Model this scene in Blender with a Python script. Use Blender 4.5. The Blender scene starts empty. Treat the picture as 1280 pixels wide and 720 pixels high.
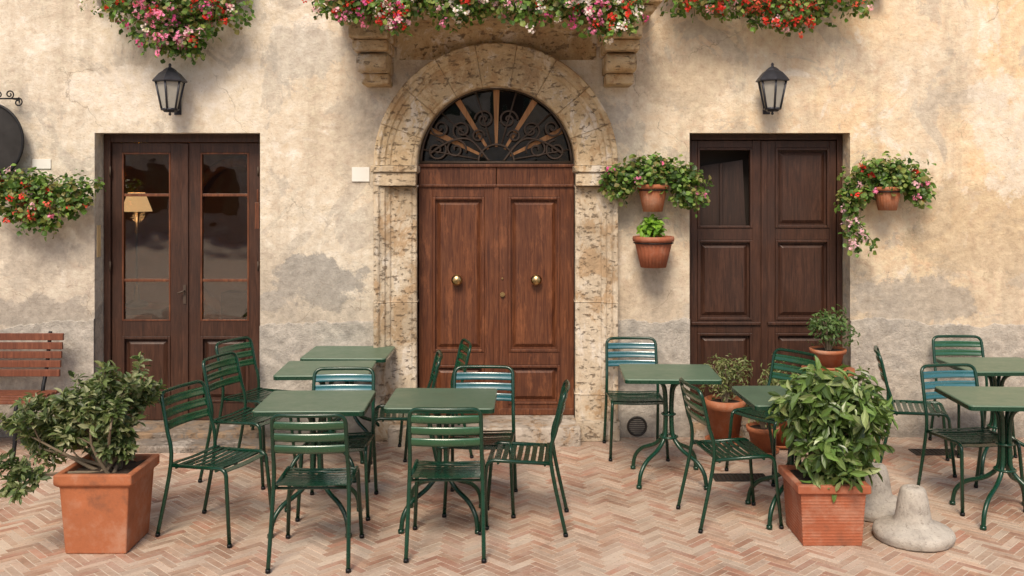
import bpy, math, random
import numpy as np
from mathutils import Vector, Matrix
random.seed(7); RNG=np.random.default_rng(7)
scene=bpy.context.scene
scene.view_settings.view_transform='Standard'
try: scene.view_settings.look='None'
except: pass
scene.view_settings.exposure=0

# ------------------------------------------------------------ mesh builder
class MB:
    def __init__(s): s.v=[];s.f=[];s.m=[];s.s=[]
    def add(s,verts,faces,mi=0,smooth=False):
        o=len(s.v); s.v.extend([tuple(p) for p in verts])
        for f in faces:
            s.f.append(tuple(i+o for i in f)); s.m.append(mi); s.s.append(smooth)
    def box(s,x0,x1,y0,y1,z0,z1,mi=0):
        v=[(x0,y0,z0),(x1,y0,z0),(x1,y1,z0),(x0,y1,z0),(x0,y0,z1),(x1,y0,z1),(x1,y1,z1),(x0,y1,z1)]
        s.add(v,[(0,3,2,1),(4,5,6,7),(0,1,5,4),(1,2,6,5),(2,3,7,6),(3,0,4,7)],mi)
    def tube(s,pts,r,mi=0,seg=8,closed=False,cap=True):
        pts=[Vector(p) for p in pts]; n=len(pts)
        rs=r if isinstance(r,(list,tuple)) else [r]*n
        tang=[]
        for i in range(n):
            if closed: t=pts[(i+1)%n]-pts[i-1]
            else: t=pts[min(i+1,n-1)]-pts[max(i-1,0)]
            if t.length<1e-9: t=Vector((0,0,1))
            tang.append(t.normalized())
        a=Vector((0,0,1)) if abs(tang[0].z)<.9 else Vector((1,0,0))
        u=(a-tang[0]*a.dot(tang[0])).normalized()
        V=[]
        for i in range(n):
            t=tang[i]; u=(u-t*u.dot(t))
            if u.length<1e-6: u=t.orthogonal()
            u.normalize(); w=t.cross(u)
            for k in range(seg):
                an=2*math.pi*k/seg
                V.append(pts[i]+(u*math.cos(an)+w*math.sin(an))*rs[i])
        F=[]
        for i in range(n if closed else n-1):
            j=(i+1)%n
            for k in range(seg):
                k2=(k+1)%seg
                F.append((i*seg+k,i*seg+k2,j*seg+k2,j*seg+k))
        s.add(V,F,mi,True)
        if cap and not closed:
            o=len(s.v)-len(V)
            s.f.append(tuple(o+k for k in reversed(range(seg)))); s.m.append(mi); s.s.append(False)
            s.f.append(tuple(o+(n-1)*seg+k for k in range(seg))); s.m.append(mi); s.s.append(False)
    def lathe(s,prof,c=(0,0,0),seg=32,mi=0,smooth=True,flute=0,nfl=0,rough=0):
        V=[];F=[];n=len(prof)
        for k in range(seg):
            a=2*math.pi*k/seg
            for i,(r,z) in enumerate(prof):
                rr=r*(1+flute*abs(math.sin(a*nfl/2))) if flute else r
                if rough and r>.03: rr*=1+rough*(math.sin(a*3+i*.3)*.6+math.sin(a*5+i*.5)*.4)
                V.append((c[0]+rr*math.cos(a),c[1]+rr*math.sin(a),c[2]+z))
        for k in range(seg):
            k2=(k+1)%seg
            for i in range(n-1):
                F.append((k*n+i,k2*n+i,k2*n+i+1,k*n+i+1))
        s.add(V,F,mi,smooth)
    def build(s,name,mats,parent=None,bevel=0,loc=None,rotz=0,segs=2):
        me=bpy.data.meshes.new(name); me.from_pydata(s.v,[],s.f)
        for m in mats: me.materials.append(m)
        me.polygons.foreach_set('material_index',s.m); me.polygons.foreach_set('use_smooth',s.s); me.update()
        ob=bpy.data.objects.new(name,me); scene.collection.objects.link(ob)
        if parent: ob.parent=parent
        if loc: ob.location=loc
        ob.rotation_euler=(0,0,rotz)
        if bevel:
            b=ob.modifiers.new('bev','BEVEL'); b.width=bevel; b.segments=segs; b.limit_method='ANGLE'; b.angle_limit=math.radians(40)
            b.harden_normals=False
        return ob
def empty(name,loc=(0,0,0)):
    e=bpy.data.objects.new(name,None); scene.collection.objects.link(e); e.location=loc; e.empty_display_size=.2; return e
def smooth_path(P,n=6,closed=False):
    P=[Vector(p) for p in P]; out=[]; N=len(P)
    for i in range(N-1):
        p0=P[max(i-1,0)];p1=P[i];p2=P[i+1];p3=P[min(i+2,N-1)]
        for k in range(n):
            t=k/n
            out.append(.5*((2*p1)+(p2-p0)*t+(2*p0-5*p1+4*p2-p3)*t*t+(3*p1-p0-3*p2+p3)*t**3))
    out.append(P[-1]); return out
def round_path(P,r,n=5):
    P=[Vector(p) for p in P]; out=[P[0]]
    for i in range(1,len(P)-1):
        a=(P[i-1]-P[i]); b=(P[i+1]-P[i]); rr=min(r,a.length*.45,b.length*.45)
        A=P[i]+a.normalized()*rr; B=P[i]+b.normalized()*rr
        for k in range(n+1):
            t=k/n; out.append(A*(1-t)**2+P[i]*2*t*(1-t)+B*t*t)
    out.append(P[-1]); return out

# ------------------------------------------------------------ materials
class MT:
    def __init__(s,name):
        s.m=bpy.data.materials.new(name); s.m.use_nodes=True; s.nt=s.m.node_tree
        s.b=s.nt.nodes['Principled BSDF']; s.out=s.nt.nodes['Material Output']
        s.tc=s.nt.nodes.new('ShaderNodeTexCoord')
    def n(s,t): return s.nt.nodes.new(t)
    def l(s,a,b): s.nt.links.new(a,b)
    def map(s,scale=(1,1,1),loc=(0,0,0),src=None):
        m=s.n('ShaderNodeMapping'); s.l(src or s.tc.outputs['Object'],m.inputs[0]); m.inputs['Scale'].default_value=scale; m.inputs['Location'].default_value=loc
        return m.outputs[0]
    def noise(s,scale,detail=4,rough=.6,vec=None,dist=0):
        m=s.n('ShaderNodeTexNoise'); s.l(vec or s.tc.outputs['Object'],m.inputs['Vector'])
        m.inputs['Scale'].default_value=scale; m.inputs['Detail'].default_value=detail; m.inputs['Roughness'].default_value=rough; m.inputs['Distortion'].default_value=dist
        return m.outputs[0]
    def ramp(s,fac,stops,interp='LINEAR'):
        r=s.n('ShaderNodeValToRGB'); s.l(fac,r.inputs[0]); e=r.color_ramp.elements; r.color_ramp.interpolation=interp
        while len(e)<len(stops): e.new(.5)
        for i,(p,c) in enumerate(stops):
            e[i].position=p; e[i].color=(c,c,c,1) if isinstance(c,(int,float)) else (*c,1)
        return r.outputs[0]
    def mix(s,fac,a,b,mode='MIX'):
        m=s.n('ShaderNodeMix'); m.data_type='RGBA'; m.blend_type=mode
        for sock,val in ((m.inputs[0],fac),(m.inputs[6],a),(m.inputs[7],b)):
            if isinstance(val,(int,float)): sock.default_value=val
            elif isinstance(val,tuple): sock.default_value=(*val,1)
            else: s.l(val,sock)
        return m.outputs[2]
    def math(s,op,a,b=0,c=None,clamp=False):
        m=s.n('ShaderNodeMath'); m.operation=op; m.use_clamp=clamp
        for i,val in enumerate((a,b) if c is None else (a,b,c)):
            if isinstance(val,(int,float)): m.inputs[i].default_value=val
            else: s.l(val,m.inputs[i])
        return m.outputs[0]
    def xyz(s):
        m=s.n('ShaderNodeSeparateXYZ'); s.l(s.tc.outputs['Object'],m.inputs[0]); return m.outputs
    def bump(s,h,strength=.3,dist=.01,prev=None):
        b=s.n('ShaderNodeBump'); s.l(h,b.inputs['Height']); b.inputs['Strength'].default_value=strength; b.inputs['Distance'].default_value=dist
        if prev: s.l(prev,b.inputs['Normal'])
        s.l(b.outputs[0],s.b.inputs['Normal']); return b.outputs[0]
    def col(s,c):
        if isinstance(c,tuple): s.b.inputs['Base Color'].default_value=(*c,1)
        else: s.l(c,s.b.inputs['Base Color'])
    def rough(s,r):
        if isinstance(r,(int,float)): s.b.inputs['Roughness'].default_value=r
        else: s.l(r,s.b.inputs['Roughness'])
    def blob(s,X,cx,cz,rx,rz,nz):
        a=s.math('POWER',s.math('MULTIPLY',s.math('SUBTRACT',X[0],cx),1/rx),2)
        b=s.math('POWER',s.math('MULTIPLY',s.math('SUBTRACT',X[2],cz),1/rz),2)
        d=s.math('ADD',s.math('SQRT',s.math('ADD',a,b)),nz)
        return s.math('SUBTRACT',1,s.math('MULTIPLY',s.math('SUBTRACT',d,.82),6),clamp=True)

def plaster(name,dado=False,detail=True):
    t=MT(name)
    big=t.noise(.6,6,.62,dist=.6)
    c=t.ramp(big,[(.28,(.48,.40,.31)),(.42,(.64,.555,.44)),(.52,(.72,.64,.52)),(.60,(.66,.565,.44)),(.72,(.53,.43,.32))])
    X=t.xyz()
    gx=t.math('MULTIPLY',t.math('SUBTRACT',X[0],.4),.5,clamp=True)
    n1=t.noise(.9,5,.62,t.map(loc=(5,0,2)))
    gy=t.math('MULTIPLY',gx,t.ramp(n1,[(.36,.2),(.58,.95)]))
    c=t.mix(gy,c,(.76,.56,.34))
    n2=t.noise(1.9,7,.68,t.map(loc=(3,1,8)),.8)
    c=t.mix(t.math('MULTIPLY',t.ramp(n2,[(.53,0),(.565,1)]),.52),c,(.44,.395,.335))
    c=t.mix(t.math('MULTIPLY',t.ramp(n2,[(.37,1),(.42,0)]),.6),c,(.80,.73,.63))
    st=t.noise(1.0,5,.65,t.map(scale=(4.5,1,.45)))
    c=t.mix(t.math('MULTIPLY',t.ramp(st,[(.50,0),(.68,1)]),.45),c,(.40,.33,.24))
    nz=t.math('MULTIPLY',t.math('SUBTRACT',t.noise(3.0,7,.74),.5),3.0)
    if detail:
        for (cx,cz,rx,rz,colr,f) in [(-1.60,1.30,.36,.24,(.33,.31,.28),.9),(-3.95,1.02,.60,.17,(.32,.295,.265),.8),(-1.75,3.2,.34,.28,(.46,.43,.38),.6),
                                (3.95,1.75,.75,.45,(.52,.40,.26),.7),(3.35,1.12,.6,.22,(.38,.34,.29),.75),(1.45,2.95,.5,.26,(.52,.42,.30),.6),(-2.0,1.12,.11,.09,(.35,.33,.30),.85),
                                (4.15,2.5,.4,.5,(.76,.68,.57),.65),(-3.0,2.85,.7,.25,(.78,.70,.59),.6),(1.10,1.10,.32,.3,(.54,.42,.29),.65),(-1.35,2.5,.16,.5,(.52,.44,.34),.5),(-4.0,1.5,.35,.25,(.45,.39,.32),.5)]:
            c=t.mix(t.math('MULTIPLY',t.blob(X,cx,cz,rx,rz,nz),f),c,colr)
    sp=t.noise(48,3,.7)
    if dado:
        nd=t.noise(3.2,7,.72)
        cd=t.ramp(nd,[(.3,(.21,.195,.175)),(.44,(.34,.315,.28)),(.52,(.44,.405,.355)),(.6,(.36,.33,.29)),(.75,(.52,.475,.41))])
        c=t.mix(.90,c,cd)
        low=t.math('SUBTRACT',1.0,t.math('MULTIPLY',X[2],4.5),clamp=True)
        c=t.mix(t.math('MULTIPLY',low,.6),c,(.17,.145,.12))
    else:
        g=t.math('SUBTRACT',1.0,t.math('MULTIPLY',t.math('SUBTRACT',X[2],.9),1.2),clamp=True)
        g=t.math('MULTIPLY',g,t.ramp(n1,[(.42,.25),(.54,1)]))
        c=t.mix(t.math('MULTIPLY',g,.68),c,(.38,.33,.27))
    c=t.mix(t.ramp(sp,[(.30,.55),(.40,0)]),c,(.30,.25,.19))
    sp2=t.noise(13,5,.7); c=t.mix(.38,c,t.ramp(sp2,[(.3,.18),(.7,.82)]),'OVERLAY')
    if detail and not dado:
        vo=t.n('ShaderNodeTexVoronoi'); vo.feature='DISTANCE_TO_EDGE'; vo.inputs['Scale'].default_value=.62
        ad=t.n('ShaderNodeVectorMath'); ad.operation='ADD'
        nn=t.n('ShaderNodeTexNoise'); nn.inputs['Scale'].default_value=2.6; nn.inputs['Detail'].default_value=5; t.l(t.tc.outputs['Object'],nn.inputs['Vector'])
        sc=t.n('ShaderNodeVectorMath'); sc.operation='SCALE'; sc.inputs['Scale'].default_value=.7; t.l(nn.outputs['Color'],sc.inputs[0])
        t.l(t.tc.outputs['Object'],ad.inputs[0]); t.l(sc.outputs[0],ad.inputs[1]); t.l(ad.outputs[0],vo.inputs['Vector'])
        cr=t.ramp(vo.outputs[0],[(0,1),(.0035,0)])
        crm=t.math('MULTIPLY',cr,t.ramp(n1,[(.47,0),(.53,1)]))
        c=t.mix(t.math('MULTIPLY',crm,.6),c,(.22,.17,.12))
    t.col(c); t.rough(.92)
    h=t.math('ADD',t.noise(4,6,.68),t.math('MULTIPLY',sp,.10))
    t.bump(h,.9 if dado else .65,.05)
    return t.m
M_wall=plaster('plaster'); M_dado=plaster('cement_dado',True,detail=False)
M_far=plaster('plaster_far',detail=False)

def stone(name,a,b,cc,pit=1.0,lite=.5):
    t=MT(name)
    c=t.ramp(t.noise(2.8,7,.7,dist=.8),[(.3,a),(.48,b),(.62,cc),(.75,a)])
    X=t.xyz()
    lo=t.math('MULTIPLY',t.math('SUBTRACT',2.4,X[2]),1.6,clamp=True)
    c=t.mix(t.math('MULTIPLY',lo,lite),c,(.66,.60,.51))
    n6=t.noise(4,7,.74,t.map(loc=(4,4,4),scale=(1,1,.6)),.5)
    c=t.mix(t.math('MULTIPLY',t.ramp(n6,[(.51,0),(.57,1)]),.68),c,(.42,.25,.115))
    c=t.mix(t.math('MULTIPLY',t.ramp(n6,[(.39,1),(.45,0)]),.6),c,(.78,.72,.64))
    pm=t.ramp(t.noise(16,5,.74,t.map(scale=(1,1,2.0))),[(.37,1),(.43,0)])
    c=t.mix(t.math('MULTIPLY',pm,.72*pit),c,(.19,.125,.075))
    dk=t.ramp(t.noise(1.8,6,.7,t.map(loc=(8,8,1))),[(.46,0),(.62,1)])
    c=t.mix(t.math('MULTIPLY',dk,.52),c,(.29,.21,.13))
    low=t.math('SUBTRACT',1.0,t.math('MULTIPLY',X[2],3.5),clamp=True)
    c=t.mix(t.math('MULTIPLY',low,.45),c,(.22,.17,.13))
    t.col(c); t.rough(.87)
    h=t.math('SUBTRACT',t.noise(9,6,.72),t.math('MULTIPLY',pm,.35)); t.bump(h,.95,.026)
    return t.m
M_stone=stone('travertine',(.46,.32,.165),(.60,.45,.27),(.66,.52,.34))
M_corbel=stone('corbel_stone',(.40,.26,.12),(.54,.385,.21),(.60,.46,.29),1,.1)
M_step=stone('step_stone',(.36,.31,.26),(.46,.40,.34),(.50,.44,.36),.5)
M_slab=stone('dark_slab',(.14,.125,.11),(.19,.175,.155),(.24,.215,.19),.3,0)

def wood(name,c0,c1,c2,rough=.45,worn=0):
    t=MT(name)
    g=t.noise(3,6,.62,t.map(scale=(14,14,.9)),1.5)
    c=t.ramp(g,[(.3,c0),(.5,c1),(.7,c2)])
    l=t.noise(1.6,5,.65,t.map(loc=(3,3,3)))
    c=t.mix(t.math('MULTIPLY',t.ramp(l,[(.45,0),(.65,1)]),.5),c,c0)
    if worn:
        w=t.ramp(t.noise(5,7,.75,t.map(scale=(2.5,2.5,.6),loc=(2,0,0))),[(.53,0),(.64,1)])
        c=t.mix(t.math('MULTIPLY',w,worn),c,tuple(min(1,x*1.9) for x in c2))
    t.col(c); t.rough(t.ramp(l,[(.3,rough-.1),(.7,rough+.2)])); t.b.inputs['Specular IOR Level'].default_value=.4
    t.bump(g,.3,.004); return t.m
M_wood=wood('door_wood_chestnut',(.055,.016,.007),(.125,.040,.016),(.19,.070,.029),.45,.38)
M_wood2=wood('door_wood_dark',(.026,.012,.008),(.054,.023,.014),(.082,.036,.022),.4,.2)
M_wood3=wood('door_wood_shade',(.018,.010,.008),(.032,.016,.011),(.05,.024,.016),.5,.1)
M_bench=wood('bench_wood',(.10,.032,.018),(.17,.055,.028),(.23,.085,.045),.5,.3)
M_ray=wood('ray_wood',(.24,.11,.04),(.38,.18,.07),(.48,.25,.11),.6)

def simple(name,c,r=.5,metal=0,nscale=20,var=.25,bump=0,coat=0):
    t=MT(name)
    n=t.noise(nscale,5,.65)
    t.col(t.mix(n,tuple(x*(1-var) for x in c),tuple(min(1,x*(1+var)) for x in c))); t.rough(t.ramp(n,[(.3,max(.05,r-.08)),(.7,min(1,r+.1))]))
    t.b.inputs['Metallic'].default_value=metal
    if bump: t.bump(n,bump,.006)
    return t.m
def greenpaint(name,c,c2,r,chip=.4,spec=.5,coat=0):
    t=MT(name)
    oi=t.n('ShaderNodeObjectInfo')
    n=t.noise(7,5,.7)
    base=t.mix(n,c,c2)
    base=t.mix(t.math('MULTIPLY',oi.outputs['Random'],.45),base,tuple(x*.55 for x in c))
    ch=t.ramp(t.noise(38,5,.75),[(.66,0),(.70,1)])
    base=t.mix(t.math('MULTIPLY',ch,chip),base,(.13,.12,.09))
    t.col(base); t.rough(t.ramp(n,[(.3,r-.06),(.7,r+.14)])); t.b.inputs['Specular IOR Level'].default_value=spec
    if coat: t.b.inputs['Coat Weight'].default_value=coat; t.b.inputs['Coat Roughness'].default_value=.12; t.b.inputs['Coat IOR'].default_value=1.6
    return t.m
M_green=greenpaint('green_enamel',(.003,.034,.018),(.006,.052,.027),.22,.4,.5,.1)
M_slatg=greenpaint('green_enamel_slat',(.006,.066,.027),(.016,.105,.042),.2,.3,.7,.5)
M_slat_sky=greenpaint('green_enamel_slat_sky',(.008,.095,.11),(.025,.17,.20),.2,.3,1.0,.9)  # blue sky reflection on camera-facing back slats, put into the base colour
M_top=greenpaint('green_tabletop',(.085,.15,.10),(.125,.20,.13),.36,.25,.6)
M_iron=simple('wrought_iron',(.018,.018,.020),.5,.6,30,.3,.2)
M_scroll=simple('rusty_ironwork',(.08,.055,.04),.6,.3,30,.4,.2)
M_lamp=simple('lantern_metal',(.045,.047,.058),.42,.5,30,.3,.2)
M_brass=simple('brass',(.55,.38,.18),.3,1,20,.2)
M_white=simple('white_plaque',(.78,.76,.70),.6,0,12,.08)
M_orange=simple('ochre_plaque',(.70,.50,.25),.6,0,12,.25)
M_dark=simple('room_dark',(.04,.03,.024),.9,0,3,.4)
M_roomwall=simple('room_wall',(.30,.17,.09),.9,0,2,.4)
M_soil=simple('soil',(.04,.025,.016),.95,0,40,.5,.8)
M_bark=simple('bark',(.20,.155,.105),.85,0,40,.3,.6)
M_stem=simple('green_stem',(.10,.13,.04),.7,0,40,.3)
def conc():
    t=MT('concrete'); n=t.noise(7,6,.75); c=t.ramp(n,[(.32,(.30,.27,.235)),(.48,(.46,.42,.365)),(.65,(.56,.52,.455))])
    p=t.noise(60,4,.7); c=t.mix(t.ramp(p,[(.34,.6),(.44,0)]),c,(.18,.15,.12)); t.col(c); t.rough(.95); t.bump(t.math('ADD',t.math('MULTIPLY',n,.4),t.math('MULTIPLY',p,.4)),.9,.016); return t.m
M_conc=conc()
M_grate=simple('cast_iron',(.05,.045,.04),.6,.5,30,.3)
def terracotta(name,c):
    t=MT(name)
    n=t.noise(5,6,.7); col=t.mix(n,tuple(x*.68 for x in c),tuple(x*1.25 for x in c))
    n3=t.noise(3.2,7,.72,t.map(loc=(5,5,5)))
    col=t.mix(t.math('MULTIPLY',t.ramp(n3,[(.50,0),(.68,1)]),.45),col,(.54,.37,.27))
    col=t.mix(t.math('MULTIPLY',t.ramp(n3,[(.34,1),(.46,0)]),.65),col,(.15,.07,.042))
    t.col(col); t.rough(.8); t.bump(t.noise(30,5,.72),.4,.006); return t.m
M_terra=terracotta('terracotta',(.41,.135,.055)); M_terra2=terracotta('terracotta_red',(.37,.11,.05))
def glass(name,tint):
    t=MT(name); nt=t.nt; nt.nodes.remove(t.b)
    tr=t.n('ShaderNodeBsdfTransparent'); tr.inputs[0].default_value=(*tint,1)
    gl=t.n('ShaderNodeBsdfGlossy'); gl.inputs['Roughness'].default_value=.02
    bp=t.n('ShaderNodeBump'); bp.inputs['Strength'].default_value=.25; bp.inputs['Distance'].default_value=.02; t.l(t.noise(2.2,2,.5),bp.inputs['Height']); t.l(bp.outputs[0],gl.inputs['Normal'])
    fr=t.n('ShaderNodeFresnel'); fr.inputs[0].default_value=1.6
    f2=t.math('MULTIPLY',fr.outputs[0],2.6,clamp=True)
    mx=t.n('ShaderNodeMixShader'); t.l(f2,mx.inputs[0]); t.l(tr.outputs[0],mx.inputs[1]); t.l(gl.outputs[0],mx.inputs[2]); t.l(mx.outputs[0],t.out.inputs[0])
    return t.m
M_glass=glass('window_glass',(.7,.64,.56)); M_glassf=glass('fanlight_glass',(.5,.47,.43))
def milky():
    t=MT('lantern_glass'); t.col(t.mix(t.noise(12,4,.6),(.42,.40,.35),(.66,.63,.56))); t.rough(.25); t.b.inputs['Transmission Weight'].default_value=.35; return t.m
M_lglass=milky()
def emis(name,c,s):
    t=MT(name); t.col(c); t.b.inputs['Emission Color'].default_value=(*c,1); t.b.inputs['Emission Strength'].default_value=s; return t.m
M_shade=emis('lampshade_cloth',(1.0,.72,.42),1.5)
def leafmat(name,rough=.45,trans=.3):
    t=MT(name); at=t.n('ShaderNodeAttribute'); at.attribute_name='Col'
    t.l(at.outputs['Color'],t.b.inputs['Base Color']); t.rough(rough)
    tl=t.n('ShaderNodeBsdfTranslucent'); t.l(t.mix(1,at.outputs['Color'],(1.2,1.3,.7),'MULTIPLY'),tl.inputs[0])
    mx=t.n('ShaderNodeMixShader'); mx.inputs[0].default_value=trans
    t.l(t.b.outputs[0],mx.inputs[1]); t.l(tl.outputs[0],mx.inputs[2]); t.l(mx.outputs[0],t.out.inputs[0]); return t.m
M_leaf=leafmat('leaf'); M_leafg=leafmat('leaf_glossy',.3,.2); M_petal=leafmat('petal',.6,.35)

# ------------------------------------------------------------ geometry of the facade (metres)
def ex(u,k=151.): return (u-640)/k
def ez(v,k=151.): return 2.08-(v-232)/k
B=empty('stucco_building')
LX0,LX1=-3.457,-2.086; RX0,RX1=1.47,2.80; AC=-.132; RI,RO=.652,.997; ZS=2.245
TOP=2.517; T=.38
w=MB(); 
HT=7.6
w.box(-10,LX0,0,T,-.1,HT); w.box(LX1,AC-RI,0,T,-.1,HT); w.box(AC+RI,RX0,0,T,-.1,HT); w.box(RX1,10,0,T,-.1,HT)
w.box(LX0,LX1,0,T,TOP,HT); w.box(RX0,RX1,0,T,TOP,HT); w.box(AC-RI,AC+RI,0,T,ZS+RI,HT)
w.box(-10,-9.6,T,8,-.1,HT); w.box(9.6,10,T,8,-.1,HT); w.box(-9.6,9.6,7.6,8,-.1,HT)
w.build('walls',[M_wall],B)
r=MB(); r.box(-10.3,10.3,-.35,8.3,HT,HT+.15); r.build('roof',[M_terra],B,.01)
def dado(x0,x1,name):
    b=MB(); n=int((x1-x0)/.02)+2; V=[]; hh=0; h=[]
    for i in range(n):
        hh=hh*.93+random.gauss(0,.006); h.append(.955+.02*math.sin(i*.05+x0)+hh)
    for i in range(n):
        x=x0+(x1-x0)*i/(n-1); V+= [(x,-.018,0),(x,-.018,h[i]-.006),(x,.01,h[i]+.004)]
    F=[]
    for i in range(n-1):
        a=i*3; F+=[(a,a+3,a+4,a+1),(a+1,a+4,a+5,a+2)]
    b.add(V,F,0)
    b.add([(x0,-.018,0),(x0,.01,0),(x0,.01,h[0]),(x0,-.018,h[0]-.008),(x1,-.018,0),(x1,.01,0),(x1,.01,h[-1]),(x1,-.018,h[-1]-.008)],[(0,3,2,1),(4,5,6,7)],0)
    b.build(name,[M_dado],B)
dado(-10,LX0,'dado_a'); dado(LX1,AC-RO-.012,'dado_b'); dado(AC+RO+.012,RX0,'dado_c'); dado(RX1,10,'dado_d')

# arch surround
prof=[(RI,.20),(RI,-.03),(RI+.012,-.042),(RI+.035,-.042),(RI+.042,-.052),(.862,-.052),(.868,-.066),(.90,-.080),(.912,-.100),(.945,-.112),(.958,-.135),(RO-.006,-.14),(RO,-.13),(RO,.02)]
a=MB(); nv=9
for k in range(nv):
    a0=math.pi*k/nv+.0014; a1=math.pi*(k+1)/nv-.0014; sg=10; V=[];n=len(prof); j=random.uniform(-.004,.004)
    for i in range(sg+1):
        an=a0+(a1-a0)*i/sg
        for (rr,y) in prof: V.append((AC-rr*math.cos(an),y+(j if y<0 else 0),ZS+.002+rr*math.sin(an)))
    F=[(i*n+q,i*n+q+1,(i+1)*n+q+1,(i+1)*n+q) for i in range(sg) for q in range(n-1)]
    F+=[tuple(range(n)),tuple(reversed(range(sg*n,sg*n+n)))]
    a.add(V,F,0)
def jamb(sx):
    zs=[.0,.36,1.12,2.075]
    for z0,z1 in zip(zs[:-1],zs[1:]):
        j=random.uniform(-.003,.003); V=[]
        for z in (z0+.0015,z1-.0015):
            for (rr,y) in prof: V.append((AC+sx*(rr),y+(j if y<0 else 0),z))
        n=len(prof)
        a.add(V,[(q,q+1,n+q+1,n+q) for q in range(n-1)]+[tuple(range(n)),tuple(range(n,2*n))],0)
    x0,x1=sorted((AC+sx*(RI-.012),AC+sx*(RO+.02)))
    a.box(x0,x1,-.155,.2,2.19,2.243); x0,x1=sorted((AC+sx*(RI),AC+sx*(RO+.005)))
    a.box(x0,x1,-.135,.2,2.078,2.188)
    x0,x1=sorted((AC+sx*(RI+.002),AC+sx*(RO+.012))); a.box(x0,x1,-.152,-.0,0,.16)
jamb(-1); jamb(1)
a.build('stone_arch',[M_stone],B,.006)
s=MB(); s.box(AC-.86,AC+.68,-.30,.32,-.02,.148); s.build('threshold',[M_step],B,.012)
s=MB(); s.box(LX0-.02,LX1+.04,-.22,.42,-.02,.085,1); s.box(RX0+.002,RX1-.002,-.02,.42,-.02,.12,0); s.box(LX0+.1,LX1+.75,-.48,-.225,-.02,.05,1); s.build('doorsteps',[M_step,M_slab],B,.01)

def door_leaf(mb,x0,x1,z0,z1,yf,px0,px1,panels,th=.045,mi=0,skip=()):
    mb.box(x0,px0,yf,yf+th,z0,z1,mi); mb.box(px1,x1,yf,yf+th,z0,z1,mi)
    zs=[z0]+[q for p in panels for q in p]+[z1]
    for i in range(0,len(zs),2): mb.box(px0,px1,yf+.001,yf+th-.001,zs[i],zs[i+1],mi)
    for i,(a0,a1) in enumerate(panels):
        if i in skip: continue
        m=.022
        mb.box(px0,px0+m,yf-.008,yf+th,a0,a1,mi); mb.box(px1-m,px1,yf-.008,yf+th,a0,a1,mi)
        mb.box(px0+m,px1-m,yf-.008,yf+th,a0,a0+m,mi); mb.box(px0+m,px1-m,yf-.008,yf+th,a1-m,a1,mi)
        X0,X1,Z0,Z1=px0+m,px1-m,a0+m,a1-m; g=.045; yb=yf+.032; yt=yf+.012; e=.014
        V=[(X0,yb,Z0),(X1,yb,Z0),(X1,yb,Z1),(X0,yb,Z1),(X0+e,yb,Z0+e),(X1-e,yb,Z0+e),(X1-e,yb,Z1-e),(X0+e,yb,Z1-e),
           (X0+g,yt,Z0+g),(X1-g,yt,Z0+g),(X1-g,yt,Z1-g),(X0+g,yt,Z1-g)]
        F=[]
        for q in range(4):
            q2=(q+1)%4; F+=[(q,q2,4+q2,4+q),(4+q,4+q2,8+q2,8+q)]
        F.append((8,9,10,11)); mb.add(V,F,mi)
# centre door
d=MB(); yf=.13
door_leaf(d,AC-.66,AC-.004,.15,2.075,yf,AC-.66+.125,AC-.10,[(.24,.57),(.68,1.985)])
door_leaf(d,AC+.004,AC+.66,.15,2.075,yf,AC+.10,AC+.66-.125,[(.24,.57),(.68,1.985)])
d.box(AC-.022,AC+.022,yf-.014,yf,.15,2.072)
d.box(AC-.66,AC-.003,yf-.01,yf+.06,2.082,2.235); d.box(AC+.003,AC+.66,yf-.01,yf+.06,2.082,2.235)
d.box(AC-.66,AC+.66,yf-.035,yf+.06,2.236,2.262); d.box(AC-.66,AC+.66,yf-.025,yf-.008,2.07,2.09)
d.box(AC-.66,AC-.004,yf-.012,yf,.152,.205); d.box(AC+.004,AC+.66,yf-.012,yf,.152,.205)
d.build('entrance_door',[M_wood],B,.004)
k=MB()
for x in (AC-.33,AC+.335):
    P=[(.0,-.085),(.026,-.082),(.044,-.066),(.048,-.048),(.036,-.030),(.016,-.020),(.016,-.004),(.040,0.0),(.040,.006)]
    V=[];F=[];sg=20;n=len(P)
    for i in range(sg):
        an=2*math.pi*i/sg
        for (q,yy) in P: V.append((x+q*math.cos(an),yf+.006+yy,1.29+q*math.sin(an)))
    for i in range(sg):
        for q in range(n-1): F.append((i*n+q,i*n+q+1,((i+1)%sg)*n+q+1,((i+1)%sg)*n+q))
    k.add(V,F,0,True)
k.tube([(AC+.052,yf-.02,1.165),(AC+.052,yf+.01,1.165)],.02,0,14); k.tube([(AC+.05,yf-.012,1.30),(AC+.05,yf+.01,1.30)],.008,0,10)
k.build('door_knobs',[M_brass],B)
# fanlight
g=MB(); V=[(AC,.20,ZS)]+[(AC+.66*math.cos(math.pi*i/32),.20,ZS+.66*math.sin(math.pi*i/32)) for i in range(33)]
g.add(V,[(0,i,i+1) for i in range(1,33)],0); g.build('fanlight_glass',[M_glassf],B)
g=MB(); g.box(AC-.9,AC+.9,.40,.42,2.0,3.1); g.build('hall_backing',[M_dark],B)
g=MB()
for i in range(5):
    an=math.radians(26+i*32)
    c_,s_=math.cos(an),math.sin(an); px,pz=-s_,c_
    V=[]
    for (rr,hw) in ((.13,.010),(.61,.026)):
        for sg in (-1,1):
            for y in (.125,.16): V.append((AC+rr*c_+sg*hw*px,y,ZS+.03+rr*s_+sg*hw*pz))
    g.add(V,[(0,2,6,4),(1,5,7,3),(0,4,5,1),(2,3,7,6),(0,1,3,2),(4,6,7,5)],0)
g.build('fanlight_rays',[M_ray],B)
g=MB()
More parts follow.
